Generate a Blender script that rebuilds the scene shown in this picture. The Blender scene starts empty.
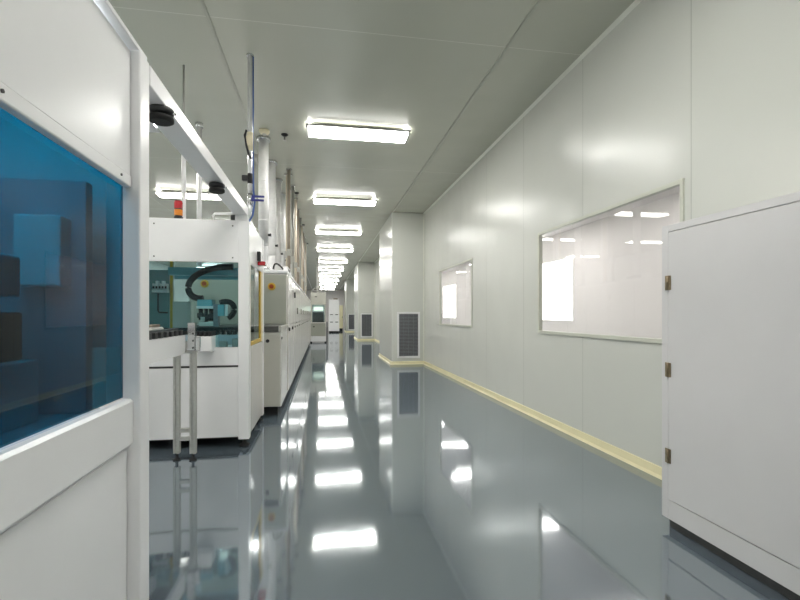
import bpy, bmesh, math, random
from mathutils import Vector, Matrix
random.seed(7)
S = bpy.context.scene
C = S.collection
PI = math.pi

# ------------------------------------------------------------------ materials
def new_mat(name):
    m = bpy.data.materials.new(name); m.use_nodes = True
    nt = m.node_tree
    return m, nt, nt.nodes['Principled BSDF']

def mat(name, col, rough=0.5, metal=0.0, var=0.04, scale=6.0, coat=0.0, bump=0.0, bscale=40.0, spec=0.5):
    m, nt, b = new_mat(name)
    tc = nt.nodes.new('ShaderNodeTexCoord')
    n = nt.nodes.new('ShaderNodeTexNoise'); n.inputs['Scale'].default_value = scale
    n.inputs['Detail'].default_value = 3
    nt.links.new(tc.outputs['Object'], n.inputs['Vector'])
    r = nt.nodes.new('ShaderNodeValToRGB')
    e = r.color_ramp.elements
    e[0].position = .3; e[1].position = .7
    e[0].color = (*[max(0, c*(1-var)) for c in col], 1)
    e[1].color = (*[min(1, c*(1+var)) for c in col], 1)
    nt.links.new(n.outputs['Fac'], r.inputs['Fac'])
    nt.links.new(r.outputs['Color'], b.inputs['Base Color'])
    b.inputs['Roughness'].default_value = rough
    b.inputs['Metallic'].default_value = metal
    b.inputs['Coat Weight'].default_value = coat
    b.inputs['Coat Roughness'].default_value = .08
    b.inputs['Specular IOR Level'].default_value = spec
    if bump:
        n2 = nt.nodes.new('ShaderNodeTexNoise'); n2.inputs['Scale'].default_value = bscale
        nt.links.new(tc.outputs['Object'], n2.inputs['Vector'])
        bp = nt.nodes.new('ShaderNodeBump'); bp.inputs['Strength'].default_value = bump
        bp.inputs['Distance'].default_value = .01
        nt.links.new(n2.outputs['Fac'], bp.inputs['Height'])
        nt.links.new(bp.outputs['Normal'], b.inputs['Normal'])
    return m

def emit(name, col, strength):
    m, nt, b = new_mat(name)
    b.inputs['Base Color'].default_value = (.8, .8, .8, 1)
    b.inputs['Emission Color'].default_value = (*col, 1)
    b.inputs['Emission Strength'].default_value = strength
    return m

def pane(name, tint, gloss=1.0, ior=1.5, grough=0.0):
    """clear or tinted sheet: transparent body under a Fresnel reflection"""
    m = bpy.data.materials.new(name); m.use_nodes = True
    nt = m.node_tree; nt.nodes.clear()
    out = nt.nodes.new('ShaderNodeOutputMaterial')
    tr = nt.nodes.new('ShaderNodeBsdfTransparent'); tr.inputs['Color'].default_value = (*tint, 1)
    gl = nt.nodes.new('ShaderNodeBsdfGlossy'); gl.inputs['Roughness'].default_value = grough
    fr = nt.nodes.new('ShaderNodeFresnel'); fr.inputs['IOR'].default_value = ior
    mx = nt.nodes.new('ShaderNodeMixShader')
    mu = nt.nodes.new('ShaderNodeMath'); mu.operation = 'MULTIPLY'; mu.inputs[1].default_value = gloss
    ge = nt.nodes.new('ShaderNodeNewGeometry')      # reflect only where a ray meets the outer faces
    fr_front = nt.nodes.new('ShaderNodeMath'); fr_front.operation = 'SUBTRACT'; fr_front.inputs[0].default_value = 1
    nt.links.new(ge.outputs['Backfacing'], fr_front.inputs[1])
    mf = nt.nodes.new('ShaderNodeMath'); mf.operation = 'MULTIPLY'
    nt.links.new(fr.outputs[0], mu.inputs[0]); nt.links.new(mu.outputs[0], mf.inputs[0]); nt.links.new(fr_front.outputs[0], mf.inputs[1])
    nt.links.new(mf.outputs[0], mx.inputs[0])
    nt.links.new(tr.outputs[0], mx.inputs[1]); nt.links.new(gl.outputs[0], mx.inputs[2])
    nt.links.new(mx.outputs[0], out.inputs['Surface'])
    return m

def seam_mat(name, col, rough, axes, line, width=.005, spec=.5, wav=.02):
    """enamelled sandwich panels: joints every `pitch` along an axis, faint oil-canning"""
    m, nt, b = new_mat(name)
    g = nt.nodes.new('ShaderNodeNewGeometry')
    sx = nt.nodes.new('ShaderNodeSeparateXYZ'); nt.links.new(g.outputs['Position'], sx.inputs[0])
    def M(op, a, bb=None):
        n = nt.nodes.new('ShaderNodeMath'); n.operation = op
        for i, v in enumerate((a, bb)):
            if v is None: continue
            if isinstance(v, (int, float)): n.inputs[i].default_value = v
            else: nt.links.new(v, n.inputs[i])
        return n.outputs[0]
    mask = None
    for ax, off, pitch in axes:
        v = M('SUBTRACT', sx.outputs[ax], off)
        v = M('DIVIDE', v, pitch); v = M('ADD', v, .5)
        v = M('FRACT', v); v = M('SUBTRACT', v, .5); v = M('ABSOLUTE', v)
        v = M('LESS_THAN', v, width/pitch)
        mask = v if mask is None else M('MAXIMUM', mask, v)
    mix = nt.nodes.new('ShaderNodeMix'); mix.data_type = 'RGBA'
    mix.inputs[6].default_value = (*col, 1); mix.inputs[7].default_value = (*line, 1)
    nt.links.new(mask, mix.inputs[0]); nt.links.new(mix.outputs[2], b.inputs['Base Color'])
    b.inputs['Roughness'].default_value = rough
    b.inputs['Specular IOR Level'].default_value = spec
    n2 = nt.nodes.new('ShaderNodeTexNoise'); n2.inputs['Scale'].default_value = 1.6
    n2.inputs['Detail'].default_value = 1
    nt.links.new(g.outputs['Position'], n2.inputs['Vector'])
    h = M('SUBTRACT', n2.outputs['Fac'], M('MULTIPLY', mask, .2))
    bp = nt.nodes.new('ShaderNodeBump'); bp.inputs['Strength'].default_value = 1
    bp.inputs['Distance'].default_value = wav
    nt.links.new(h, bp.inputs['Height']); nt.links.new(bp.outputs['Normal'], b.inputs['Normal'])
    return m

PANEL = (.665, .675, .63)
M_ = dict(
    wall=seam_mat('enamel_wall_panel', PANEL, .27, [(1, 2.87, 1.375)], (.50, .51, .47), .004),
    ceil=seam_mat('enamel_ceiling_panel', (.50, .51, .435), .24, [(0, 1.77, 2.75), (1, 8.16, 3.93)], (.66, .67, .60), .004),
    pillar=mat('enamel_pillar_panel', PANEL, .22, var=.01, scale=1),
    trim=mat('aluminium_trim', (.74, .75, .68), .35, .0, .02),
    ctrim=mat('ceiling_joint_strip', (.40, .41, .35), .35, 0, .02),
    jamb=mat('painted_window_frame', (.60, .61, .53), .4, 0, .02),
    cove=mat('pale_yellow_coving', (.82, .76, .50), .35, 0, .05, 3),
    room=mat('inner_room_white', (.86, .825, .81), .5, 0, .01),
    white=mat('white_machine_enamel', (.86, .855, .86), .28, 0, .015, 3),
    white2=mat('white_cabinet_enamel', (.78, .755, .73), .17, 0, .02, 3),
    grey=mat('grey_cabinet_enamel', (.42, .43, .37), .35, 0, .03, 3),
    warm=mat('warm_grey_enamel', (.58, .57, .51), .35, 0, .03, 3),
    blue_grey=mat('blue_grey_enamel', (.55, .60, .66), .35, 0, .02, 3),
    locker=mat('light_grey_locker_enamel', (.66, .65, .655), .35, 0, .02, 3),
    rim=mat('grey_painted_rim', (.30, .30, .29), .5, 0, .03, 10),
    alu=mat('brushed_aluminium', (.62, .61, .58), .35, .8, .05, 30),
    whitesteel=mat('pale_steel_pipe', (.78, .79, .80), .25, .35, .04, 12),
    steel=mat('stainless_pipe', (.68, .69, .70), .22, .9, .05, 12),
    galv=mat('white_lagged_duct', (.82, .81, .81), .4, .1, .06, 9, bump=.25, bscale=14),
    galv2=mat('grey_galvanised_pipe', (.45, .44, .41), .35, .7, .08, 9),
    beige=mat('beige_pipe', (.70, .62, .50), .45, 0, .05, 9),
    brown=mat('brown_lagging', (.30, .25, .20), .6, 0, .1, 9),
    black=mat('black_plastic', (.018, .018, .020), .45, 0, .2, 20),
    rubber=mat('black_rubber', (.012, .012, .012), .7, 0, .2, 20),
    slate=mat('slate_grey_ledge', (.10, .10, .095), .5, 0, .05, 10, spec=.2),
    dark=mat('dark_slot', (.06, .06, .06), .6, 0, .1, 20),
    louvre=mat('dark_grey_louvre', (.20, .21, .23), .45, .2, .1, 20),
    red=mat('red_lens', (.55, .02, .03), .25, 0, .05, 10, coat=.4),
    orange=mat('orange_lens', (.85, .28, .03), .25, 0, .05, 10, coat=.4),
    yellow=mat('yellow_strip', (.62, .40, .03), .4, 0, .06, 8),
    cream=mat('cream_strip', (.80, .72, .52), .45, 0, .04, 8),
    stopred=mat('dark_red_button', (.30, .05, .01), .45, 0, .05, 8, spec=.3),
    navy=mat('dark_blue_lever', (.02, .03, .22), .35, 0, .06, 8, coat=.3),
    bluehose=mat('blue_air_hose', (.05, .12, .38), .35, 0, .06, 8),
    teal=mat('teal_sheet', (.16, .30, .32), .12, 0, .04, 3, coat=.6),
    cyan=mat('cyan_module', (.16, .42, .48), .35, 0, .05, 5),
    hinge=mat('bronze_hinge', (.30, .24, .16), .35, .8, .15, 60),
    lamp=emit('lamp_diffuser', (1.0, .985, .94), 17),
    lamp2=emit('inner_lamp_diffuser', (1.0, .975, .96), 10.5),
    lit=emit('bright_daylight_pane', (1.0, 1.0, 1.0), 3.5),
    strip=emit('added_fill_glow', (.9, .97, 1.0), 9),  # added glow that brightens the near machine's interior
    screen=emit('lit_display', (.75, .85, .70), 1.3),
    glass=pane('clear_glass', (.97, .97, .96), 1.0, 1.52),
    tint=pane('teal_tinted_sheet', (.72, .88, .90), .8, 1.45),
    sideglass=pane('smoke_tinted_sheet', (.70, .75, .74), .8, 1.45),
    blue=pane('deep_blue_tinted_sheet', (.02, .28, .38), .7, 1.5),
)

def floor_material():
    m, nt, b = new_mat('grey_epoxy_floor')
    g = nt.nodes.new('ShaderNodeNewGeometry')
    n = nt.nodes.new('ShaderNodeTexNoise'); n.inputs['Scale'].default_value = .8; n.inputs['Detail'].default_value = 5
    nt.links.new(g.outputs['Position'], n.inputs['Vector'])
    r = nt.nodes.new('ShaderNodeValToRGB'); e = r.color_ramp.elements
    e[0].position = .3; e[1].position = .72
    e[0].color = (.106, .135, .164, 1); e[1].color = (.118, .148, .178, 1)
    nt.links.new(n.outputs['Fac'], r.inputs['Fac']); nt.links.new(r.outputs['Color'], b.inputs['Base Color'])
    b.inputs['Roughness'].default_value = .06
    b.inputs['IOR'].default_value = 3.6; b.inputs['Specular Tint'].default_value = (.93, .98, 1, 1)
    n2 = nt.nodes.new('ShaderNodeTexNoise'); n2.inputs['Scale'].default_value = 3.0; n2.inputs['Detail'].default_value = 2
    nt.links.new(g.outputs['Position'], n2.inputs['Vector'])
    bp = nt.nodes.new('ShaderNodeBump'); bp.inputs['Strength'].default_value = .5; bp.inputs['Distance'].default_value = .0016
    nt.links.new(n2.outputs['Fac'], bp.inputs['Height']); nt.links.new(bp.outputs['Normal'], b.inputs['Normal'])
    return m
M_['floor'] = floor_material()

# ------------------------------------------------------------------ mesh builder
ORG = {}          # object name -> world origin of its root
class MB:
    def __init__(s): s.bm = bmesh.new()
    def box(s, x0, x1, y0, y1, z0, z1, bev=0.0, seg=2):
        t = bmesh.new()
        bmesh.ops.create_cube(t, size=1)
        for v in t.verts:
            v.co = Vector(((x0+x1)/2 + v.co.x*(x1-x0), (y0+y1)/2 + v.co.y*(y1-y0), (z0+z1)/2 + v.co.z*(z1-z0)))
        if bev:
            bmesh.ops.bevel(t, geom=t.edges[:], offset=min(bev, .45*min(abs(x1-x0), abs(y1-y0), abs(z1-z0))),
                            segments=seg, affect='EDGES', profile=.5)
        s.join(t); return s
    def join(s, t):
        me = bpy.data.meshes.new('tmp'); t.to_mesh(me); t.free()
        s.bm.from_mesh(me); bpy.data.meshes.remove(me)
    def cyl(s, p0, p1, r, seg=20, r2=None):
        p0, p1 = Vector(p0), Vector(p1); d = p1-p0
        t = bmesh.new()
        bmesh.ops.create_cone(t, cap_ends=True, segments=seg, radius1=r, radius2=r if r2 is None else r2, depth=d.length)
        q = d.to_track_quat('Z', 'Y').to_matrix().to_4x4()
        bmesh.ops.transform(t, matrix=Matrix.Translation((p0+p1)/2) @ q, verts=t.verts)
        for f in t.faces:
            if len(f.verts) == 4: f.smooth = True
        s.join(t); return s
    def lathe(s, x, y, prof, seg=24):
        rings = []
        for r, z in prof:
            rings.append([s.bm.verts.new((x+r*math.cos(2*PI*k/seg), y+r*math.sin(2*PI*k/seg), z)) for k in range(seg)])
        for a, b in zip(rings, rings[1:]):
            for k in range(seg):
                f = s.bm.faces.new((a[k], a[(k+1) % seg], b[(k+1) % seg], b[k])); f.smooth = True
        s.bm.faces.new(rings[0][::-1]); s.bm.faces.new(rings[-1]); return s
    def tube(s, pts, r, seg=12, flat=None):
        pts = [Vector(p) for p in pts]; rings = []
        up = Vector((0, 0, 1))
        for i, p in enumerate(pts):
            t = (pts[min(i+1, len(pts)-1)] - pts[max(i-1, 0)]).normalized()
            a = t.cross(up)
            if a.length < 1e-3: a = t.cross(Vector((0, 1, 0)))
            a.normalize(); b = a.cross(t).normalized()
            ra, rb = (r, r) if flat is None else flat
            rings.append([s.bm.verts.new(p + a*ra*math.cos(2*PI*k/seg) + b*rb*math.sin(2*PI*k/seg)) for k in range(seg)])
        for a, b in zip(rings, rings[1:]):
            for k in range(seg):
                f = s.bm.faces.new((a[k], a[(k+1) % seg], b[(k+1) % seg], b[k])); f.smooth = True
        s.bm.faces.new(rings[0][::-1]); s.bm.faces.new(rings[-1]); return s
    def prism(s, poly, axis, a, b):
        """poly: 2-D outline; extruded along axis 0/1/2 from a to b"""
        def P(u, v, w):
            return {0: (w, u, v), 1: (u, w, v), 2: (u, v, w)}[axis]
        A = [s.bm.verts.new(P(u, v, a)) for u, v in poly]; B = [s.bm.verts.new(P(u, v, b)) for u, v in poly]
        n = len(poly)
        s.bm.faces.new(A[::-1]); s.bm.faces.new(B)
        for k in range(n): s.bm.faces.new((A[k], A[(k+1) % n], B[(k+1) % n], B[k]))
        return s
    def build(s, name, m, parent=None):
        bmesh.ops.recalc_face_normals(s.bm, faces=s.bm.faces[:])
        o3 = ORG.get(parent.name, Vector()) if parent else Vector()
        if o3.length: bmesh.ops.translate(s.bm, vec=-o3, verts=s.bm.verts[:])
        me = bpy.data.meshes.new(name); s.bm.to_mesh(me); s.bm.free()
        me.materials.append(M_[m])
        o = bpy.data.objects.new(name, me); C.objects.link(o)
        if parent: o.parent = parent; ORG[o.name] = o3
        return o

def tag(o, label, cat, group=None, kind=None):
    if label: o['label'] = label
    if cat: o['category'] = cat
    if group: o['group'] = group
    if kind: o['kind'] = kind
    return o
def thing(name, label, cat, loc=(0, 0, 0), group=None):
    o = bpy.data.objects.new(name, None); C.objects.link(o); o.location = loc
    o.empty_display_size = .1
    ORG[o.name] = Vector(loc)
    return tag(o, label, cat, group)
def struct(o, label=None): 
    o['kind'] = 'structure'
    if label: o['label'] = label
    return o
def copy_tree(o, loc=None, label=None, group=None, parent=None):
    c = o.copy(); C.objects.link(c); c.parent = parent
    if loc is not None: c.location = loc
    if label: c['label'] = label
    if group: c['group'] = group
    for ch in list(o.children): copy_tree(ch, parent=c)
    return c
ORD = ['nearest', 'second', 'third', 'fourth', 'fifth', 'sixth', 'seventh', 'eighth', 'ninth', 'tenth', 'eleventh', 'twelfth', 'thirteenth']
def arc(c, r, a0, a1, n, plane='xz'):
    out = []
    for k in range(n+1):
        a = a0+(a1-a0)*k/n; u, v = r*math.cos(a), r*math.sin(a)
        out.append({'xz': (c[0]+u, c[1], c[2]+v), 'yz': (c[0], c[1]+u, c[2]+v), 'xy': (c[0]+u, c[1]+v, c[2])}[plane])
    return out

# ------------------------------------------------------------------ the room
XR, XL, YN, YF, H = 2.58, -8.0, -3.5, 49.0, 3.85
T = .05
struct(MB().box(XL-T, XR+3.2, YN-T, YF+T, -.1, 0).build('floor', 'floor'), 'glossy blue grey epoxy floor')
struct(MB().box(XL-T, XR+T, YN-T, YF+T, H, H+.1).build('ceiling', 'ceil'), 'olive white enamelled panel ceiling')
WIN = [(2.93, 5.20, 1.03, 2.24), (7.68, 9.95, 1.03, 2.24)]
w = MB()
ys = YN
for a, b, z0, z1 in WIN:
    w.box(XR, XR+T, ys, a, 0, H); w.box(XR, XR+T, a, b, 0, z0); w.box(XR, XR+T, a, b, z1, H); ys = b
w.box(XR, XR+T, ys, YF, 0, H)
struct(w.build('wall_right', 'wall'), 'white enamelled panel wall with two windows')
struct(MB().box(XL-T, XL, YN, YF, 0, H).build('wall_left', 'wall'))
struct(MB().box(XL, XR, YF, YF+T, 0, H).build('wall_far', 'room'), 'pinkish white wall at the far end of the aisle')
struct(MB().box(XL, XR, YN-T, YN, 0, H).build('wall_near', 'wall'))
# windows of the right wall
for i, (a, b, z0, z1) in enumerate(WIN):
    r = bpy.data.objects.new('window_%d' % (i+1), None); C.objects.link(r); struct(r, ['large window in the right wall nearest the camera', 'smaller looking window farther along the right wall'][i])
    f = .035; m = MB()
    x0, x1 = XR-.012, XR+.03
    m.box(x0, x1, a-.0, a+f, z0, z1, .003); m.box(x0, x1, b-f, b, z0, z1, .003)
    m.box(x0, x1, a+f, b-f, z1-f, z1, .003); m.box(x0-.006, x1, a+f, b-f, z0, z0+f, .003)
    m.build('window_frame', 'jamb', r)
    MB().box(XR+.008, XR+.014, a+f, b-f, z0+f, z1-f).build('pane', 'glass', r)
# pillars
PY = [11.5, 22.65, 33.8]
PX0 = 1.74
for i, y in enumerate(PY):
    o = MB().box(PX0, XR-.001, y, y+2.55, 0, H-.001, .02, 3).build('pillar', 'pillar')
    struct(o, ['nearest', 'second', 'third'][i] + ' white panelled pillar along the right wall')
# coving along the wall and round the pillars
def cove_prof(s=.0): return [(0, 0), (.045, 0), (.02, .018), (.012, .075), (0, .078)]
m = MB()
def cove_y(x, y0, y1, sgn=-1): m.prism([(x+sgn*u, v) for u, v in cove_prof()], 1, y0, y1)
def cove_x(y, x0, x1): m.prism([(y-u, v) for u, v in cove_prof()], 0, x0, x1)
prev = YN
for y in PY:
    cove_y(XR, prev, y); cove_x(y, PX0-.045, XR); cove_y(PX0, y, y+2.55); prev = y+2.55
cove_y(XR, prev, YF)
struct(m.build('baseboard_right', 'cove'), 'pale yellow coved skirting along the right wall')
# corner trims
m = MB(); m.prism([(XR, H), (XR-.03, H), (XR-.024, H-.008), (XR-.008, H-.024), (XR, H-.03)], 1, YN, YF)
struct(m.build('trim_1', 'trim'))
m = MB()
for x in (-.98, 1.77): m.box(x-.016, x+.016, YN, YF, H-.010, H, .004)
struct(m.build('trim_2', 'ctrim'))
m = MB()
for y in PY:
    m.box(XR-.035, XR, y-.012, y, .08, H-.03, .004)
struct(m.build('trim_3', 'trim'))

# room beyond the windows
XB = 5.6
struct(MB().box(XR+T, XB, -1.0, -.9, 0, 3.2).build('wall_inner_near', 'room'))
struct(MB().box(XR+T, XB, 26, 26.1, 0, 3.2).build('wall_inner_far', 'room'))
BW = [(-1.0, 1.1), (9.57, 11.75), (18.8, 20.95)]
m = MB(); ys = -1.0
for a, b in BW[1:]:
    m.box(XB, XB+.12, ys, a, 0, 3.2); m.box(XB, XB+.12, a, b, 0, 1.09); m.box(XB, XB+.12, a, b, 2.6, 3.2); ys = b
m.box(XB, XB+.12, ys, 26, 0, 3.2)
struct(m.build('wall_inner_back', 'room'), 'white back wall of the room beyond the windows')
struct(MB().box(XR+T, XB+.12, -1.0, 26.1, 3.2, 3.3).build('ceiling_inner', 'room'))
for i, (a, b) in enumerate(BW[1:]):
    r = bpy.data.objects.new('window_%d' % (i+3), None); C.objects.link(r)
    struct(r, 'bright window in the back wall of the room beyond, seen through the ' + ['large window', 'farther window'][i])
    m = MB(); f = .04
    m.box(XB-.01, XB+.12, a, a+f, 1.09, 2.6, .003); m.box(XB-.01, XB+.12, b-f, b, 1.09, 2.6, .003)
    m.box(XB-.01, XB+.12, a+f, b-f, 1.09, 1.09+f, .003); m.box(XB-.01, XB+.12, a+f, b-f, 2.6-f, 2.6, .003)
    m.build('window_frame', 'room', r)
    MB().box(XB+.06, XB+.07, a+f, b-f, 1.09+f, 2.6-f).build('pane', 'lit', r)

# ------------------------------------------------------------------ air grilles in the pillars
def make_grille(x, y, label):
    t = thing('air_grille', label, 'air vent', (x, y, .155), 'return air grilles at the foot of the pillars')
    x0, x1, z0, z1 = x, x+.59, .155, 1.33; f = .05; m = MB(); yy0, yy1 = y-.022, y-.001
    m.box(x0, x0+f, yy0, yy1, z0, z1, .004); m.box(x1-f, x1, yy0, yy1, z0, z1, .004)
    m.box(x0+f, x1-f, yy0, yy1, z0, z0+f, .004); m.box(x0+f, x1-f, yy0, yy1, z1-f, z1, .004)
    m.build('frame', 'white', t)
    MB().box(x0+f, x1-f, y-.006, y-.002, z0+f, z1-f).build('backing', 'dark', t)
    m = MB(); n = 30
    for k in range(n):
        z = z0+f+(k+.5)*(z1-z0-2*f)/n
        m.prism([(y-.019, z-.010), (y-.017, z-.012), (y-.007, z+.006), (y-.009, z+.008)], 0, x0+f, x1-f)
    m.build('louvres', 'louvre', t)
    m = MB()
    for u in (.24, .5, .76):
        xx = x0+f+u*(x1-x0-2*f); m.box(xx-.005, xx+.005, y-.0215, y-.0165, z0+f, z1-f)
    m.build('mullions', 'louvre', t)
    return t
g0 = make_grille(1.875, PY[0], 'tall dark louvred air vent in the nearest pillar')
copy_tree(g0, (1.875, PY[1], .155), 'dark louvred air vent in the second pillar down the aisle')
copy_tree(g0, (1.875, PY[2], .155), 'small distant louvred air vent in the third pillar')

# ------------------------------------------------------------------ ceiling lamps
def make_lamp(x, y, label, group, mname='lamp', h=H):
    t = thing('ceiling_lamp', label, 'ceiling lamp', (x, y, h), group)
    L, D = .71, .20
    MB().box(x-L+.10, x+L-.10, y-.09, y+.09, h-.035, h-.001, .004).build('base_plate', 'alu', t)
    MB().box(x-L+.06, x+L-.06, y-D+.025, y+D-.025, h-.0455, h-.0355, .003).build('housing', 'white', t)  # opaque cover added to limit the lens glow on the ceiling
    m = MB()   # lens, lit above and below the rim
    m.prism([(y-D+.016, h-.046), (y+D-.016, h-.046), (y+D-.016, h-.062), (y+D-.05, h-.095), (y-D+.05, h-.095), (y-D+.016, h-.062)], 0, x-L+.03, x+L-.03)
    m.build('diffuser', mname, t)
    m = MB()
    z0, z1 = h-.068, h-.040
    m.box(x-L, x+L, y-D, y-D+.014, z0, z1, .003); m.box(x-L, x+L, y+D-.014, y+D, z0, z1, .003)
    m.box(x-L, x-L+.028, y-D+.014, y+D-.014, z0-.02, z1, .003); m.box(x+L-.028, x+L, y-D+.014, y+D-.014, z0-.02, z1, .003)
    m.build('rim', 'rim', t)
    return t
LX = [.50, -2.7, -5.9]
L0 = make_lamp(LX[0], 6.45, 'ceiling lamp over the aisle, nearest of the row and largest in view', 'lamps over the aisle')
for k in range(1, 11):
    copy_tree(L0, (LX[0], 6.45+3.93*k, H), 'white ceiling lamp over the aisle, %s of the row from the camera' % ORD[k])
for k in (-2, -1):
    copy_tree(L0, (LX[0], 6.45+3.93*k, H), 'ceiling lamp over the aisle above or behind the camera', 'lamps out of the picture')
for k in range(-2, 7):
    lab = 'ceiling lamp over the left hall, seen above the white glazed machine' if k == 1 else 'ceiling lamp over the hall left of the cabinets, hidden or out of the picture'
    copy_tree(L0, (LX[1], 6.45+3.93*k, H), lab, 'lamps over the left hall' if k == 1 else 'lamps out of the picture')
for k in range(-2, 7):
    copy_tree(L0, (LX[2], 6.45+3.93*k, H), 'ceiling lamp over the far left hall, seen only as a reflection in the windows', 'lamps seen in reflection')
R0 = make_lamp(4.15, 3.0, 'ceiling lamp of the room beyond the windows', 'lamps of the room beyond', 'lamp2', 3.2)
for k in range(1, 8): copy_tree(R0, (4.15, 3.0+3.0*k, 3.2))

# sprinklers, smoke detector
def make_sprinkler(x, y, label):
    t = thing('ceiling_sprinkler', label, 'sprinkler', (x, y, H), 'sprinklers on the aisle ceiling')
    MB().lathe(x, y, [(.045, H-.001), (.05, H-.012), (.03, H-.03), (.012, H-.032)]).build('escutcheon', 'black', t)
    MB().cyl((x, y, H-.033), (x, y, H-.085), .012).cyl((x, y, H-.085), (x, y, H-.09), .028).build('head', 'galv2', t)
    return t
s0 = make_sprinkler(-.53, 6.8, 'black and bronze ceiling sprinkler beside the round smoke detector')
for k, y in enumerate((10.0, 13.5, 17.0)):
    copy_tree(s0, (-.53, y, H), ['small black ceiling sprinkler left of the second aisle lamp', 'small black ceiling sprinkler left of the third aisle lamp', 'tiny black ceiling sprinkler left of the fourth aisle lamp'][k])
t = thing('smoke_detector', 'round cream smoke detector on the ceiling above the white ducts', 'smoke detector', (-.80, 6.70, H))
MB().lathe(-.80, 6.70, [(.072, H-.001), (.075, H-.02), (.06, H-.05), (.04, H-.056)]).build('housing', 'cream', t)
MB().lathe(-.80, 6.70, [(.030, H-.0565), (.03, H-.066), (.02, H-.07)]).build('sensor', 'warm', t)

# ------------------------------------------------------------------ white glazed machine (left, middle distance)
def screws(pts, axis, r=.007):
    m = MB()
    for x, y, z in pts:
        d = (0, -.004, 0) if axis == 1 else (.004, 0, 0)
        m.cyl((x, y, z), (x+d[0], y+d[1], z+d[2]), r, 10)
    return m
BX0, BX1, BY0, BY1, BT = -2.35, -.68, 4.53, 5.66, 2.14
B = thing('assembly_machine', 'white enclosed assembly machine with a teal tinted window and a tower light on top', 'machine', (-1.5, 5.1, 0))
P = .10
for (x, y) in ((BX1-P, BY0), (BX0, BY0), (BX1-P, BY1-P), (BX0, BY1-P)):
    MB().box(x, x+P, y, y+P, .075, BT, .006).build('corner_post', 'white', B)
    cx, cy = x+P/2, y+P/2
    MB().lathe(cx, cy, [(.045, 0), (.05, .012), (.05, .022), (.018, .034), (.018, .078)]).build('levelling_foot', 'rubber', B)
fx0, fx1 = BX0+P, BX1-P
h = MB().box(fx0, fx1, BY0+.008, BY0+.03, 1.748, BT, .003).build('header_panel', 'white', B)
screws([(x, BY0+.008, z) for x in (-1.52, -.83) for z in (1.79, 2.09)], 1).build('screws', 'dark', h)
m = MB()
m.prism([(fx0, 1.10), (-.985, 1.10), (-.985, .95), (fx1, .95), (fx1, 1.743), (fx0, 1.743)], 1, BY0+.02, BY0+.026)
m.build('front_window', 'tint', B)
MB().box(fx0, fx1, BY0+.012, BY0+.04, .775, .945, .004).build('sill_panel', 'white', B)
MB().box(fx0, fx1, BY0+.03, BY0+.04, .755, .775).build('panel_gap', 'dark', B)
MB().box(fx0, fx1, BY0+.010, BY0+.04, .10, .755, .004).build('lower_panel', 'white', B)
MB().box(fx0, fx1, BY0+.05, BY0+.09, .082, .12, .003).build('bottom_rail', 'dark', B)
MB().box(BX0+.01, BX1-.01, BY0+.01, BY1-.01, BT-.012, BT+.004, .003).build('roof_panel', 'white', B)
# aisle side
sy0, sy1 = BY0+P, BY1-P
MB().box(BX1-.03, BX1-.006, sy0, sy1, 1.748, BT-.013, .003).build('side_header', 'white', B)
MB().box(BX1-.03, BX1-.006, sy0, sy1, .10, .945, .003).build('side_panel', 'white2', B)
m = MB()
f = .05
m.box(BX1-.024, BX1-.004, sy0, sy0+.03, .95, 1.743, .002); m.box(BX1-.024, BX1-.004, sy1-.20, sy1-.11, .95, 1.743, .002)
m.box(BX1-.024, BX1-.004, sy0+.03, sy1-.20, .95, .99, .002)
m.build('yellow_window_frame', 'yellow', B)
MB().box(BX1-.024, BX1-.004, sy1-.10, sy1, .95, 1.743, .002).build('cream_window_frame', 'cream', B)
MB().box(BX1-.018, BX1-.013, sy0+.03, sy1-.20, .99, 1.743).build('side_window', 'sideglass', B)
# air unit on the aisle side
a = MB().box(BX1-.005, BX1+.03, 5.10, 5.16, 1.83, 1.93, .006).build('air_regulator', 'black', B)
MB().box(BX1-.004, BX1+.075, 5.13, 5.26, 1.785, 1.828, .008).build('knob', 'red', a)
# inside
MB().box(fx0, BX1-.035, BY0+.045, BY1-.02, .86, .90, .003).build('work_deck', 'blue_grey', B)
MB().box(fx0, fx1, BY1-.03, BY1-.01, .10, .855, .003).build('rear_panel', 'white', B)  # unseen panel added to keep lamps from reflecting beneath the machine
MB().box(BX0+.01, BX1-.035, BY0+.095, BY1-.035, .09, .105).build('light_block_tray', 'dark', B)  # unseen sheet added to block lamp light coming up through the base
MB().box(BX0+.004, BX0+.03, sy0, sy1, .10, BT-.013, .003).build('far_side_panel', 'white', B)
MB().box(-1.62, -1.43, 5.40, 5.52, .901, 1.40, .006).build('feeder_cover', 'warm', B)
MB().tube([(-1.80, 5.50, 1.49), (-1.80, 5.50, 1.30), (-1.79, 5.50, 1.28), (-1.70, 5.50, 1.275)], .009, 8).build('drain_hose', 'black', B)
p = MB().box(-1.70, -1.655, BY1-.10, BY1-.05, .901, 2.12, .003).build('rear_post', 'alu', B)
MB().box(-1.692, -1.663, BY1-.108, BY1-.1005, .93, 2.0).build('yellow_gasket', 'yellow', p)
MB().box(fx0+.02, -1.705, BY1-.08, BY1-.074, .91, 1.76).build('rear_sheet', 'teal', B)
MB().box(-1.653, fx1-.0, BY1-.08, BY1-.03, 1.66, 1.72, .004).build('rear_rail', 'cyan', B)
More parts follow.
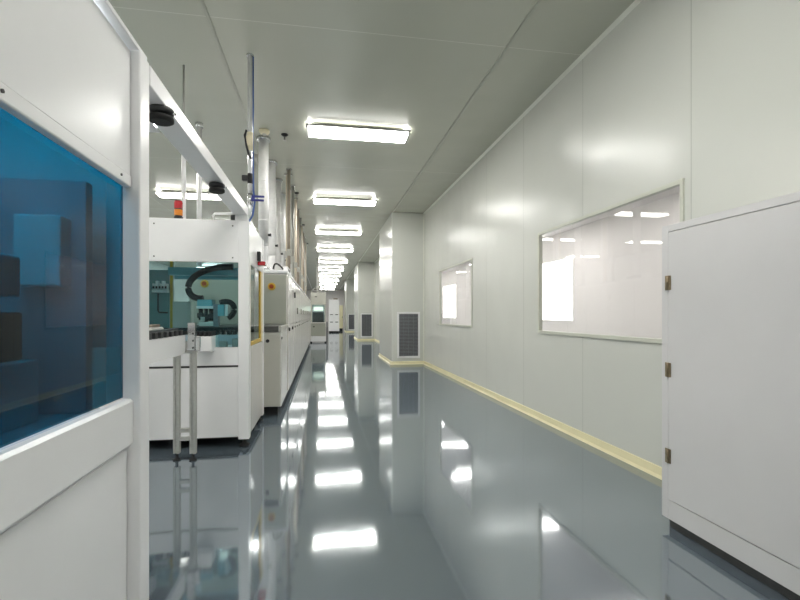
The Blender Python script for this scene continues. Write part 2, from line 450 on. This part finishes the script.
# cable carrier
pts = []
def bez(p, n=22):
    out = []
    for k in range(n+1):
        u = k/n
        out.append(tuple(sum(c*q[i] for c, q in zip(((1-u)**3, 3*u*(1-u)**2, 3*u*u*(1-u), u**3), p)) for i in range(3)))
    return out
Yc = 4.95
pts = bez([(-.90, Yc, 1.745), (-1.16, Yc, 1.75), (-1.34, Yc, 1.64), (-1.335, Yc, 1.52)]) + bez([(-1.335, Yc, 1.52), (-1.33, Yc, 1.44), (-1.26, Yc, 1.41), (-1.19, Yc, 1.42)], 10)[1:]
MB().tube(pts, .03, 8, (.03, .032)).build('cable_carrier', 'black', B)
# transfer heads
m = MB().box(-1.235, -1.09, 4.88, 5.02, 1.34, 1.405, .006)
hd = m.build('transfer_head', 'cyan', B)
MB().box(-1.24, -1.085, 4.875, 5.025, 1.315, 1.339, .003).build('base_strip', 'white', hd)
m = MB()
for x, z, q in ((-1.21, 1.27, .03), (-1.16, 1.24, .025), (-1.11, 1.26, .03)):
    m.cyl((x, 4.93, z-.07), (x, 4.93, 1.314), q*.7, 12); m.box(x-q, x+q, 4.90, 4.96, z-.05, z, .004)
m.build('grippers', 'black', hd)
MB().box(-1.22, -1.08, 4.89, 5.0, 1.14, 1.18, .004).box(-1.20, -1.16, 4.87, 4.889, 1.19, 1.23, .003).build('gripper_plate', 'alu', hd)
mm = MB().box(-1.03, -.965, 4.84, 4.96, 1.24, 1.355, .006).build('drive_module', 'cyan', B)
MB().box(-.964, -.935, 4.85, 4.95, 1.24, 1.355, .004).build('drive_cap', 'white', mm)
MB().tube(bez([(-1.02, 4.9, 1.375), (-.88, 4.9, 1.43), (-.83, 4.9, 1.28), (-.94, 4.9, 1.22)], 18), .028, 10).build('cable_loop', 'black', mm)
MB().box(-1.08, -1.031, 4.88, 4.96, 1.13, 1.36, .004).build('module_bracket', 'louvre', mm)
vm = MB().box(-1.86, -1.70, 5.48, 5.56, 1.50, 1.535, .004).build('reflection_base', 'white', B)  # white blocks modelled in place of machinery reflected in the rear sheet
m = MB()
for k in range(5): m.box(-1.855+k*.032, -1.83+k*.032, 5.485, 5.55, 1.536, 1.60+.03*(k % 2), .004)
m.build('valves', 'white', vm)  # upper blocks of that modelled reflection
m = MB()
for k in range(5): m.box(-1.85+k*.032, -1.835+k*.032, 5.478, 5.4845, 1.545, 1.57)
m.build('reflection_spots', 'black', vm)  # dark spots of the same modelled reflection
MB().box(-1.55, -.80, 5.02, 5.10, 1.66, 1.74, .005).build('gantry_beam', 'cyan', B)
# inner conveyor
ic = MB().box(-1.60, -.80, 4.76, 4.84, .96, 1.055, .004).build('inner_track', 'blue_grey', B)
m = MB()
for k in range(15):
    x = -1.56+k*.053; m.box(x, x+.03, 4.75, 4.85, 1.056, 1.10, .004)
m.box(-1.60, -.80, 4.80, 4.82, 1.10, 1.125, .004)
m.build('pallet_row', 'black', ic)
MB().box(-1.155, -.992, 4.42, 4.70, .915, 1.055, .006).build('infeed_box', 'white', B)
m = MB()
for k in range(4): m.box(-1.145+k*.04, -1.12+k*.04, 4.43, 4.69, 1.056, 1.095, .004)
m.build('infeed_pallets', 'black', B)
for k, (x, z) in enumerate(((-2.05, 1.12), (-1.93, 1.12), (-1.80, 1.12))):
    MB().cyl((x, 5.45, .901), (x, 5.45, z), .03, 16).build('locating_pin', 'black', B)
MB().box(-.86, -.80, 4.66, 4.72, .901, 1.02, .006).box(-.97, -.90, 4.62, 4.68, .901, 1.0, .006).build('sensor_blocks', 'galv2', B)
# handle and connector on the roof
MB().tube([(-1.02, 4.62, BT), (-1.025, 4.62, BT+.055), (-1.01, 4.62, BT+.075), (-.84, 4.62, BT+.085), (-.80, 4.62, BT+.07), (-.795, 4.62, BT)], .012, 10).build('roof_handle', 'white', B)
MB().box(-.855, -.80, 4.545, 4.60, BT+.005, BT+.06, .015).cyl((-.80, 4.57, BT+.035), (-.74, 4.57, BT+.035), .028, 14).build('cable_gland', 'black', B)

# tower light
t = thing('signal_tower', 'small red and orange signal tower light on the glazed machine', 'signal light', (-1.385, 4.80, BT+.005))
x, y, z = -1.385, 4.80, BT+.050
MB().lathe(x, y, [(.042, z-.045), (.042, z+.02), (.036, z+.024), (.036, z+.03)]).build('base', 'black', t)
MB().lathe(x, y, [(.038, z+.031), (.039, z+.085), (.037, z+.09)]).build('orange_lens', 'orange', t)['label'] = 'orange lens'
MB().lathe(x, y, [(.038, z+.091), (.038, z+.098)]).build('spacer', 'black', t)
MB().lathe(x, y, [(.038, z+.099), (.039, z+.16), (.036, z+.166)]).build('red_lens', 'red', t)['label'] = 'red lens'
MB().lathe(x, y, [(.036, z+.167), (.034, z+.175), (.02, z+.178)]).build('cap', 'red', t)

# overhead beam between the two white machines
t = thing('overhead_beam', 'white overhead box beam running from the near machine to the glazed machine', 'beam', (-.75, 3.2, 2.2))
MB().box(-.825, -.70, 2.05, 4.62, 2.20, 2.285, .005).build('box_section', 'white', t)
MB().box(-.81, -.695, 4.54, 4.62, 2.145, 2.199, .004).build('end_bracket', 'white', t)
MB().box(-.93, -.826, 2.05, 2.55, 2.19, 2.20, .002).build('mounting_plate', 'white', t)
def puck(x, y, z, beam):
    p = MB().lathe(x, y, [(.05, z-.0005), (.055, z-.006), (.055, z-.022), (.048, z-.027), (.03, z-.028), (.03, z-.036)]).build('round_ioniser', 'black', beam)
    p['label'] = 'black round double disc'
    MB().lathe(x, y, [(.03, z-.0365), (.052, z-.038), (.055, z-.044), (.055, z-.058), (.045, z-.064)]).build('lower_disc', 'rubber', p)
    MB().cyl((x+.054, y-.02, z-.03), (x+.075, y-.02, z-.03), .006, 10).build('screw', 'steel', p)
puck(-.73, 2.27, 2.199, t); puck(-.75, 3.50, 2.199, t)

# supply poles behind the beam
t = thing('ceiling_pole', 'slim pole with a cable dropping from the ceiling to the glazed machine roof, left one', 'pole', (-1.42, 5.10, BT+.005), 'poles above the glazed machine')
MB().cyl((-1.42, 5.10, BT+.015), (-1.42, 5.10, 3.15), .022).build('lower_tube', 'white', t)
MB().cyl((-1.42, 5.10, 3.15), (-1.42, 5.10, H), .010).build('cable', 'galv2', t)
MB().lathe(-1.42, 5.10, [(.05, BT+.005), (.05, BT+.015), (.03, BT+.02)]).build('flange', 'white', t)
t = thing('ceiling_pole', 'thicker white pole dropping from the ceiling behind the glazed machine, right one', 'pole', (-1.64, 6.60, 0), 'poles above the glazed machine')
MB().cyl((-1.64, 6.60, 1.905), (-1.64, 6.60, H-.06), .033).build('tube', 'galv', t)
MB().cyl((-1.64, 6.60, H-.06), (-1.64, 6.60, H-.001), .05).build('flange', 'steel', t)

# air pipe with valves above the glazed machine corner
px, py = -.709, 4.78
t = thing('air_supply_pipe', 'vertical steel air pipe with valves and a blue lever, rising from the glazed machine corner', 'pipe', (px, py, BT+.005))
MB().tube([(px-.03, py-.10, BT+.02), (px-.02, py-.06, BT+.06), (px, py-.01, BT+.16), (px, py, BT+.24), (px, py, 2.5), (px, py, H-.02)], .024, 14).build('pipe', 'whitesteel', t)
MB().cyl((px, py, H-.02), (px, py, H-.001), .035).build('ceiling_flange', 'steel', t)
MB().tube([(px+.026, py+.03, H-.001), (px+.026, py+.03, 3.3), (px+.024, py+.03, 2.9), (px+.03, py+.02, 2.5), (px+.045, py, 2.38), (px+.03, py-.03, 2.24), (px-.0, py-.06, BT+.03), (px-.02, py-.08, BT+.006)], .009, 10).build('air_hose', 'bluehose', t)
v = MB().box(px-.035, px+.012, py-.035, py+.02, 2.93, 3.03, .01).cyl((px, py, 2.89), (px, py, 3.07), .03).build('valve_body', 'cream', t)
MB().tube([(px-.03, py-.036, 3.08), (px-.045, py-.036, 3.03), (px-.03, py-.04, 2.93), (px-.005, py-.04, 2.83), (px+.02, py-.036, 2.80)], .011, 8).build('valve_hose', 'black', v)
MB().box(px-.075, px-.02, py-.03, py+.02, 2.585, 2.64, .008).cyl((px, py, 2.56), (px, py, 2.66), .026).build('fitting', 'black', t)
u = MB().cyl((px, py, 2.33), (px, py, 2.46), .028).build('ball_valve', 'steel', t)
MB().box(px+.045, px+.145, py-.05, py-.035, 2.415, 2.437, .006).box(px+.045, px+.14, py-.05, py-.035, 2.378, 2.40, .006).box(px+.02, px+.055, py-.05, py-.03, 2.378, 2.437, .006).build('lever', 'navy', u)

# ------------------------------------------------------------------ conveyor between the machines
t = thing('belt_conveyor', 'narrow white conveyor on aluminium legs feeding the glazed machine', 'conveyor', (-1.25, 3.2, 0))
cx0, cx1, cy0, cy1 = -1.40, -1.145, 2.10, 4.16
m = MB(); 
prof = [(cy0, .92), (cy1-.05, .92), (cy1-.015, .935), (cy1, .975), (cy1, 1.08), (cy0, 1.08)]
m.prism(prof, 0, cx1-.03, cx1); m.build('side_plate', 'white', t)
m = MB(); m.prism(prof, 0, cx0, cx0+.03); m.build('side_plate', 'white', t)
MB().box(cx0+.031, cx1-.031, cy0, cy1-.02, 1.02, 1.075, .004).build('belt', 'rubber', t)
y = cy0+.06
while y < cy1-.03:
    MB().box(cx1-.052, cx1-.005, y, y+.062, 1.081, 1.125, .005).build('belt_cleat', 'black', t); y += .118
MB().box(cx1-.10, cx1-.055, cy0, cy1, 1.119, 1.137, .004).build('guide_rail', 'black', t)
MB().box(cx1-.22, cx1-.12, 3.72, 4.02, 1.076, 1.155, .02).build('pallet', 'white2', t)
MB().box(cx1-.20, cx1-.14, 3.80, 3.98, 1.156, 1.175, .006).build('workpiece', 'brown', t)
MB().box(cx1-.05, cx1-.005, cy1+.001, 4.40, .93, 1.02, .004).build('link_plate', 'galv2', t)
def profile_leg(x, y, z0, z1, w):
    m = MB(); g = w*.18
    for sx in (-1, 1):
        for sy in (-1, 1):
            m.box(x+sx*w*.5, x+sx*g*.5, y+sy*w*.5, y+sy*g*.5, z0, z1, .002, 1)
    m.box(x-w*.3, x+w*.3, y-w*.3, y+w*.3, z0, z1)
    return m
for lx, ly, zt in ((-1.235, 4.235, .915), (-1.095, 4.205, .92)):
    l = profile_leg(lx, ly, .06, zt, .048).build('leg', 'alu', t)
    MB().lathe(lx, ly, [(.03, 0), (.032, .01), (.012, .02), (.012, .06)]).build('foot', 'rubber', l)
MB().box(-1.205, -1.125, 4.20, 4.235, .24, .275, .003).box(-1.205, -1.125, 4.20, 4.235, .17, .20, .003).build('cross_bar', 'alu', t)
MB().box(-1.265, -1.065, 4.20, 4.25, .9205, .945, .004).build('top_bar', 'alu', t)
br = MB().box(-1.13, -1.072, 4.165, 4.235, .946, 1.185, .003).box(-1.071, -1.035, 4.18, 4.22, .94, 1.06, .003).build('end_bracket', 'steel', t)
m = MB()
for k in range(3): m.cyl((-1.085, 4.165, .97+k*.06), (-1.085, 4.158, .97+k*.06), .008, 10)
m.build('bolts', 'dark', br)

# ------------------------------------------------------------------ near machine at the left edge of the picture
AX, AY0, AY1, AT = -.70, -.6, 2.04, 2.285
A = thing('process_machine', 'large white machine with a deep blue tinted window at the left edge of the picture', 'machine', (-1.4, .8, 0))
for (x, y) in ((AX-.075, AY1-.10), (AX-.075, AY0), (-2.3, AY1-.10), (-2.3, AY0)):
    MB().box(x, x+.075, y, y+.10, .07, AT, .006).build('corner_post', 'white', A)
    MB().lathe(x+.037, y+.05, [(.045, 0), (.05, .012), (.05, .022), (.018, .034), (.018, .072)]).build('levelling_foot', 'rubber', A)
qa, qb = AY0+.10, AY1-.10
h = MB().box(AX-.06, AX-.033, qa+.002, qb-.004, 1.79, AT-.01, .003).box(AX-.06, AX-.029, qa+.002, qb-.004, 1.745, 1.789, .005).build('upper_panel', 'white', A)
screws([(AX-.029, y, 1.767) for y in (1.84, 1.2, .6, 0)], 0, .005).build('screws', 'dark', h)
MB().box(AX-.068, AX-.062, qa, qb, .93, 1.80).build('blue_window', 'blue', A)
MB().prism([(AX-.06, .75), (AX-.045, .735), (AX-.025, .755), (AX-.025, .915), (AX-.035, .925), (AX-.06, .925)], 1, qa+.002, qb+.004).build('ledge_box', 'white', A)
MB().box(AX-.07, AX-.045, qa+.002, qb-.004, .10, .733, .003).build('lower_panel', 'white', A)
MB().box(-2.22, AX-.08, AY1-.03, AY1-.01, 1.12, AT-.01, .003).build('rear_panel', 'white', A)
MB().box(-2.22, AX-.08, AY1-.03, AY1-.01, .10, .88, .003).build('rear_panel', 'white', A)
MB().box(-2.3, -2.27, qa, qb, .10, AT-.01, .003).build('far_panel', 'white', A)
MB().box(-2.3, AX-.08, AY0+.02, AY0+.04, .10, AT-.01, .003).build('end_panel', 'white', A)
MB().box(-2.29, AX-.005, AY0+.01, AY1-.01, AT+.001, AT+.02, .003).build('roof_panel', 'white', A)
MB().box(-2.26, AX-.08, qa, qb-.01, .84, .89, .003).build('work_deck', 'blue_grey', A)
k_ = MB().box(-1.9, -.95, 1.55, 1.75, .891, 1.10, .006).box(-1.5, -1.2, 1.2, 1.45, .891, 1.25, .008).build('tooling', 'white', A)
MB().box(-1.25, -.98, 1.60, 1.72, 1.101, 1.26, .01).box(-1.0, -.88, .7, 1.1, .891, 1.2, .01).build('tool_head', 'black', A)
MB().box(-1.05, -.90, 1.78, 1.86, 1.35, 1.60, .008).box(-.98, -.86, 1.35, 1.5, 1.3, 1.42, .008).build('control_box', 'white', A)
MB().box(-1.15, -.85, 1.85, 1.90, .891, 1.74, .004).build('inner_column', 'cyan', A)
MB().box(-1.10, -.85, .2, 1.7, 2.22, 2.26, .004).build('added_fill_strip', 'strip', A)  # added emitter, lights the inside behind the blue window

# ------------------------------------------------------------------ row of grey and white cabinets
CX0, CX1, CT = -1.85, -.50, 1.85
def estop(x, y, z, parent):
    e = MB().cyl((x, y, z), (x, y-.012, z), .055, 24).build('emergency_stop', 'yellow', parent)
    MB().cyl((x, y-.0125, z), (x, y-.03, z), .018, 16).cyl((x, y-.03, z), (x, y-.045, z), .032, 20).build('stop_button', 'stopred', e)
    return e
c = thing('control_cabinet', 'grey fronted cabinet with a yellow emergency stop and a stepped lower desk', 'cabinet', (-1.1, 6.85, 0), 'cabinets in the left row')
y0, y1 = 6.85, 8.40
MB().box(CX0, CX1, y0+.02, y1-.006, .115, CT, .006).build('body', 'white2', c)
MB().box(CX0+.02, -1.15, y0, y0+.0195, 1.12, CT-.02, .003).build('front_panel', 'grey', c)
MB().box(-1.145, CX1-.012, y0, y0+.0195, 1.12, CT-.02, .003).build('front_panel', 'grey', c)
estop(-.715, y0, 1.66, c); estop(-1.63, y0, 1.69, c)
MB().box(CX0+.03, CX1-.05, 5.95, y1-.01, 0, .11).build('plinth', 'rubber', c)
MB().box(-1.80, CX1, 5.87, y0-.003, .115, 1.04, .006).build('lower_desk', 'white2', c)
MB().box(-1.79, CX1-.012, 5.852, 5.8695, .125, 1.03, .003).build('desk_front', 'warm', c)
MB().box(-1.81, CX1-.03, 5.845, y0-.004, 1.041, 1.112, .004).build('desk_ledge', 'slate', c)
MB().box(CX1-.029, CX1+.004, 5.845, y0-.004, 1.041, 1.112, .004).build('ledge_end', 'alu', c)
MB().cyl((-.66, 5.852, .93), (-.66, 5.842, .93), .022, 16).build('lock', 'black', c)
MB().cyl((CX1, 5.93, .96), (CX1+.012, 5.93, .96), .016, 16).build('side_lock', 'black', c)
def door(y0, y1, z0, z1, parent, hz, side, hl=.16, knob=True, hm='black'):
    d = MB().box(CX1, CX1+.018, y0, y1, z0, z1, .004).build('door', 'white2', parent)
    if not knob: return d
    hy = y0+.05 if side < 0 else y1-.05
    MB().box(CX1+.0185, CX1+.04, hy-.02, hy+.02, hz-hl/2, hz+hl/2, .008).build('handle', hm, d)
    return d
door(y0+.04, y0+.76, 1.12, CT-.03, c, 1.33, 1, knob=False); door(y0+.78, y1-.02, 1.12, CT-.03, c, 1.60, 1, .1)
door(y0+.04, y0+.76, .15, 1.10, c, 1.04, -1, .05); door(y0+.78, y1-.02, .15, 1.10, c, 1.04, -1, .05)
MB().box(CX0, CX1+.012, y0, y1-.006, CT+.001, CT+.05, .01).build('top_cap', 'white', c)

def make_cab(y0, w, label):
    y1 = y0+w
    c = thing('equipment_cabinet', label, 'cabinet', (-1.1, y0, 0), 'cabinets in the left row')
    MB().box(CX0, CX1, y0, y1-.006, .115, CT, .006).build('body', 'white2', c)
    MB().box(CX0+.03, CX1-.05, y0, y1-.01, 0, .11).build('plinth', 'rubber', c)
    hw = w/2
    for q, s in ((0, 1), (1, -1)):
        a, b = y0+.02+q*hw, y0+hw*(q+1)-.02
        door(a, b, 1.12, CT-.03, c, 1.33, s, .12, bool(q), 'galv2')
        door(a, b, .15, 1.10, c, 1.04, -1, .04, True, 'galv2')
    g = MB().box(CX1+.001, CX1+.016, y0+hw-.012, y0+hw+.012, .5, 1.8, .002).build('door_joint', 'galv2', c)
    MB().box(CX0, CX1+.012, y0, y1-.006, CT+.001, CT+.04, .01).build('top_cap', 'white', c)
    return c
c0 = make_cab(8.40, 1.55, 'white double door cabinet directly behind the grey fronted one in the left row')
for k in range(1, 8):
    copy_tree(c0, (-1.1, 8.40+1.55*k, 0), 'white double door cabinet, %s in the left row counted from the camera' % ORD[k+1])

# things on the first cabinets
t = thing('status_screen', 'black angled status screen standing on the white cabinet tops', 'screen', (-.62, 10.2, CT+.041))
MB().cyl((-.66, 10.2, CT+.042), (-.66, 10.2, CT+.16), .02).build('stand', 'black', t)
MB().box(-.64, -.60, 10.0, 10.4, CT+.12, CT+.34, .01).build('display', 'black', t)
t = thing('cabinet_cover', 'white curved hose cover lying on the first grey cabinet', 'cover', (-.62, 7.6, CT+.051))
MB().prism([(7.2, CT+.052), (8.1, CT+.052), (8.1, CT+.07), (7.95, CT+.16), (7.4, CT+.16), (7.2, CT+.08)], 0, -.60, -.53).build('cover', 'white', t)
MB().box(-.535, -.527, 7.5, 7.9, CT+.08, CT+.14).build('slot', 'dark', t)

# ducts rising from the cabinets
def make_duct(x, y, label):
    t = thing('exhaust_duct', label, 'duct', (x, y, CT+.055), 'white ducts rising from the left cabinets')
    MB().cyl((x, y, CT+.055), (x, y, CT+.10), .09, 24).build('base_collar', 'steel', t)
    prof = []; z = CT+.101
    while z < CT+.40: prof += [(.060, z), (.068, z+.012)]; z += .024
    MB().lathe(x, y, prof).build('flexible_sleeve', 'white', t)
    MB().cyl((x, y, CT+.41), (x, y, H-.05), .073, 24).build('pipe', 'galv', t)
    for zz in (2.62, 3.2): MB().cyl((x, y, zz), (x, y, zz+.02), .075, 24).build('joint_band', 'galv', t)
    MB().cyl((x, y, H-.05), (x, y, H-.001), .10, 24).build('ceiling_flange', 'steel', t)
    v = MB().cyl((x+.066, y-.02, 2.42), (x+.10, y-.02, 2.42), .018, 12).build('damper', 'black', t)
    MB().box(x+.10, x+.11, y-.06, y+.02, 2.40, 2.44, .004).build('damper_lever', 'black', v)
    return t
d0 = make_duct(-.845, 6.98, 'nearest and tallest looking white vertical duct between the grey cabinet and the ceiling')
for k in range(1, 12):
    copy_tree(d0, (-.845, 6.98+1.05*k, CT+.055), 'white vertical duct over the left cabinets, %s in the row from the camera' % ORD[k])
def make_riser(x, y, r, mname, label):
    t = thing('riser_pipe', label, 'pipe', (x, y, CT+.055), 'thin pipes rising from the left cabinets')
    MB().cyl((x, y, CT+.055), (x, y, H-.03), r, 16).build('pipe', mname, t)
    MB().cyl((x, y, CT+.055), (x, y, CT+.085), r*1.8, 16).build('foot_flange', 'steel', t)
    MB().cyl((x, y, H-.03), (x, y, H-.001), r*1.8, 16).build('ceiling_flange', 'steel', t)
    b = MB().box(x-r*1.3, x+r*1.3, y-r*1.3, y+r*1.3, 2.3, 2.42, .01).build('coupling', 'galv2', t)
    return t
i = 0
names = {'galv2': 'dark grey', 'beige': 'beige', 'brown': 'brown', 'white': 'white', 'steel': 'steel'}
for k in range(9):
    for x, off, r, mname in ((-.58, .36, .028, ('brown', 'galv2', 'beige')[k % 3]), (-.62, .68, .04, ('beige', 'white', 'galv2')[k % 3])):
        y = 6.98 + 1.05*(k+1) + off
        make_riser(x, y, r, mname, '%s %s riser pipe, %s of its size from the camera above the left cabinets' % ('thin' if r < .03 else 'thicker', names[mname], ORD[k]))
t = thing('pipe_run', 'long grey pipe running along the ceiling above the left cabinets', 'pipe', (-.98, 14, 3.7))
MB().cyl((-1.02, 7.4, 3.72), (-1.02, 30, 3.72), .035, 16).build('pipe', 'galv2', t)
m = MB()
for k in range(8): m.box(-1.03, -1.01, 8+k*2.8, 8.02+k*2.8, 3.756, H-.001)
m.build('hangers', 'steel', t)

# hose clutter at the foot of the first ducts
t = thing('air_hose', 'black air hose looped on top of the grey cabinet beside the ducts', 'hose', (-.66, 6.98, CT+.055))
MB().tube(bez([(-.70, 6.92, CT+.07), (-.69, 6.90, CT+.19), (-.62, 6.90, CT+.15), (-.56, 6.92, CT+.065)], 18), .012, 10).build('hose', 'black', t)

# ------------------------------------------------------------------ far end of the aisle
t = thing('inspection_station', 'small grey inspection station with a window jutting into the aisle after the cabinet row', 'machine', (-.12, 20.95, 0))
x0, x1, y0, y1 = -.50, .17, 20.95, 21.8
MB().box(x0, x1, y0, y1, .06, .30, .01).build('drawer_base', 'white', t)
MB().box(x0+.01, x1-.01, y0+.01, y1, .30, .88, .008).build('cabinet', 'grey', t)
MB().box(x0-.02, x1+.03, y0-.06, y1, .881, .92, .006).build('worktop', 'white2', t)
for xx in (x0, x1-.06): MB().box(xx, xx+.06, y0+.02, y0+.08, .921, 1.72, .006).build('side_post', 'warm', t)
MB().box(x0+.05, x1-.05, y1-.05, y1-.02, .921, 1.70, .003).build('back_sheet', 'blue_grey', t)
MB().box(x0+.12, x1-.12, y1-.30, y1-.06, 1.45, 1.62, .01).build('lit_panel', 'screen', t)
MB().box(x0+.08, x1-.10, y0+.22, y0+.5, .922, 1.38, .02).build('instrument', 'louvre', t)
MB().box(x0+.06, x1-.06, y0+.04, y0+.046, .921, 1.71).build('window', 'sideglass', t)
hood = MB().box(x0-.01, x1+.01, y0, y1, 1.721, 2.26, .01).build('hood', 'warm', t)
MB().box(x0+.18, x0+.28, y0-.008, y0-.0005, 2.05, 2.09, .003).build('badge', 'black', hood)
MB().box(x0+.10, x0+.17, y0-.01, y0+.0095, .70, .75, .003).build('latch', 'black', t)
for xx in (x0+.02, x1-.02): MB().cyl((xx, y0+.05, 0), (xx, y0+.05, .06), .04).build('foot', 'rubber', t)
MB().cyl((x1+.05, y0, .0), (x1+.05, y0, .95), .022).build('front_rail', 'black', t)
t = thing('vent_mast', 'pale vent mast with two sloping stays above the inspection station', 'mast', (-.20, 21.4, 2.265))
MB().cyl((-.20, 21.4, 2.265), (-.20, 21.4, H-.001), .05).build('mast', 'white2', t)
MB().cyl((-.19, 21.4, 2.62), (.22, 21.4, 2.30), .022).build('stay', 'galv2', t)
MB().cyl((-.21, 21.4, 2.62), (-.52, 21.4, 2.30), .022).build('stay', 'galv2', t)

t = thing('storage_cabinet', 'tall white storage cabinet with black handles standing at the far end of the aisle', 'cabinet', (.86, 33.2, 0))
x0, x1, y0 = .47, 1.22, 33.0
MB().box(x0, x1, y0+.02, y0+.6, .10, 2.35, .01).build('body', 'white', t)
MB().box(x0+.03, x1-.03, y0+.04, y0+.58, 0, .099).build('plinth', 'rubber', t)
for zz0, zz1, hz in ((.12, .80, .72), (.82, 1.33, 1.25), (1.35, 2.33, 1.42)):
    for a, b, s in ((x0+.01, (x0+x1)/2-.005, 1), ((x0+x1)/2+.005, x1-.01, -1)):
        d = MB().box(a, b, y0, y0+.0195, zz0, zz1, .004).build('door', 'white', t)
        if hz < 1.4: MB().box((a+b)/2-.10, (a+b)/2+.10, y0-.02, y0-.0005, hz, hz+.05, .008).build('handle', 'black', d)
t = thing('carton', 'small dark box lying on top of the far white cabinet', 'box', (.9, 33.3, 2.352))
MB().box(.80, 1.10, 33.1, 33.5, 2.352, 2.46, .01).box(.80, 1.10, 33.28, 33.30, 2.46, 2.463).build('box', 'brown', t)
t = thing('tall_locker', 'narrow pale yellow locker beside the far white cabinet', 'locker', (1.4, 36, 0))
MB().box(1.30, 1.62, 36.4, 36.9, .20, 2.0, .01).build('body', 'cove', t)
MB().box(1.31, 1.61, 36.38, 36.3995, .22, 1.98, .004).build('door', 'cove', t)
MB().box(1.32, 1.60, 36.42, 36.88, 0, .199).build('plinth', 'rubber', t)
MB().box(1.55, 1.58, 36.365, 36.3795, 1.0, 1.15, .004).build('handle', 'black', t)

# ------------------------------------------------------------------ locker at the right edge
LXf = 2.0
t = thing('metal_locker', 'light grey metal locker with bronze hinges at the right edge of the picture', 'locker', (2.28, 1.4, 0))
ya, yb, zt = .55, 2.44, 1.775
MB().box(LXf+.006, XR-.03, ya, yb, .06, zt, .006).build('carcass', 'locker', t)
m = MB()
m.box(LXf-.006, LXf+.0055, yb-.052, yb, .06, zt, .003); m.box(LXf-.006, LXf+.0055, ya, ya+.05, .06, zt, .003)
m.box(LXf-.006, LXf+.0055, ya+.05, yb-.052, 1.735, zt, .003); m.box(LXf-.006, LXf+.0055, ya+.05, yb-.052, .06, .172, .003)
m.build('face_frame', 'locker', t)
dr = []
for a, b in ((1.503, yb-.056), (ya+.054, 1.497)):
    d = MB().box(LXf-.010, LXf+.005, a, b, .176, 1.731, .004).build('door', 'locker', t); dr.append(d)
    hy = b-.002 if a > 1 else a+.002
    for z in (1.437, .931, .43):
        hm = MB().box(LXf-.0145, LXf-.0105, hy-.022, hy+.022, z-.042, z+.042, .001, 1).cyl((LXf-.016, hy, z-.042), (LXf-.016, hy, z+.042), .005, 10)
        hg = hm.build('hinge', 'hinge', d)
        sm = MB()
        for sy in (-.014, .014):
            for sz in (-.028, 0, .028): sm.cyl((LXf-.0146, hy+sy, z+sz), (LXf-.0165, hy+sy, z+sz), .004, 8)
        if True:
            bpy.data.objects  # screws belong to the hinge mesh
            me = bpy.data.meshes.new('tmp'); bmesh.ops.translate(sm.bm, vec=-ORG[t.name], verts=sm.bm.verts[:]); sm.bm.to_mesh(me); sm.bm.free()
            bm = bmesh.new(); bm.from_mesh(hg.data); bm.from_mesh(me); bm.to_mesh(hg.data); bm.free(); bpy.data.meshes.remove(me)
    ky = 1.56 if a > 1 else 1.44
    MB().box(LXf-.035, LXf-.0105, ky-.012, ky+.012, .95, 1.08, .005).build('handle', 'steel', d)
MB().box(LXf+.03, XR-.05, ya+.02, yb-.02, 0, .059).build('plinth', 'dark', t)

# ------------------------------------------------------------------ world, camera, view
W = bpy.data.worlds.new('World'); S.world = W; W.use_nodes = True
W.node_tree.nodes['Background'].inputs[0].default_value = (.8, .85, .9, 1)
W.node_tree.nodes['Background'].inputs[1].default_value = .3
cam = bpy.data.cameras.new('camera'); co = bpy.data.objects.new('camera', cam); C.objects.link(co)
co.location = (0, 0, 1.25); co.rotation_euler = (PI/2, 0, -math.radians(9.62))
cam.sensor_width = 36; cam.lens = 460/800*36; cam.shift_y = 15/800
cam.clip_start = .05; cam.clip_end = 200
S.camera = co
S.view_settings.view_transform = 'Standard'; S.view_settings.look = 'None'
S.view_settings.exposure = 0.8; S.view_settings.gamma = 1
S.view_settings.use_curve_mapping = False
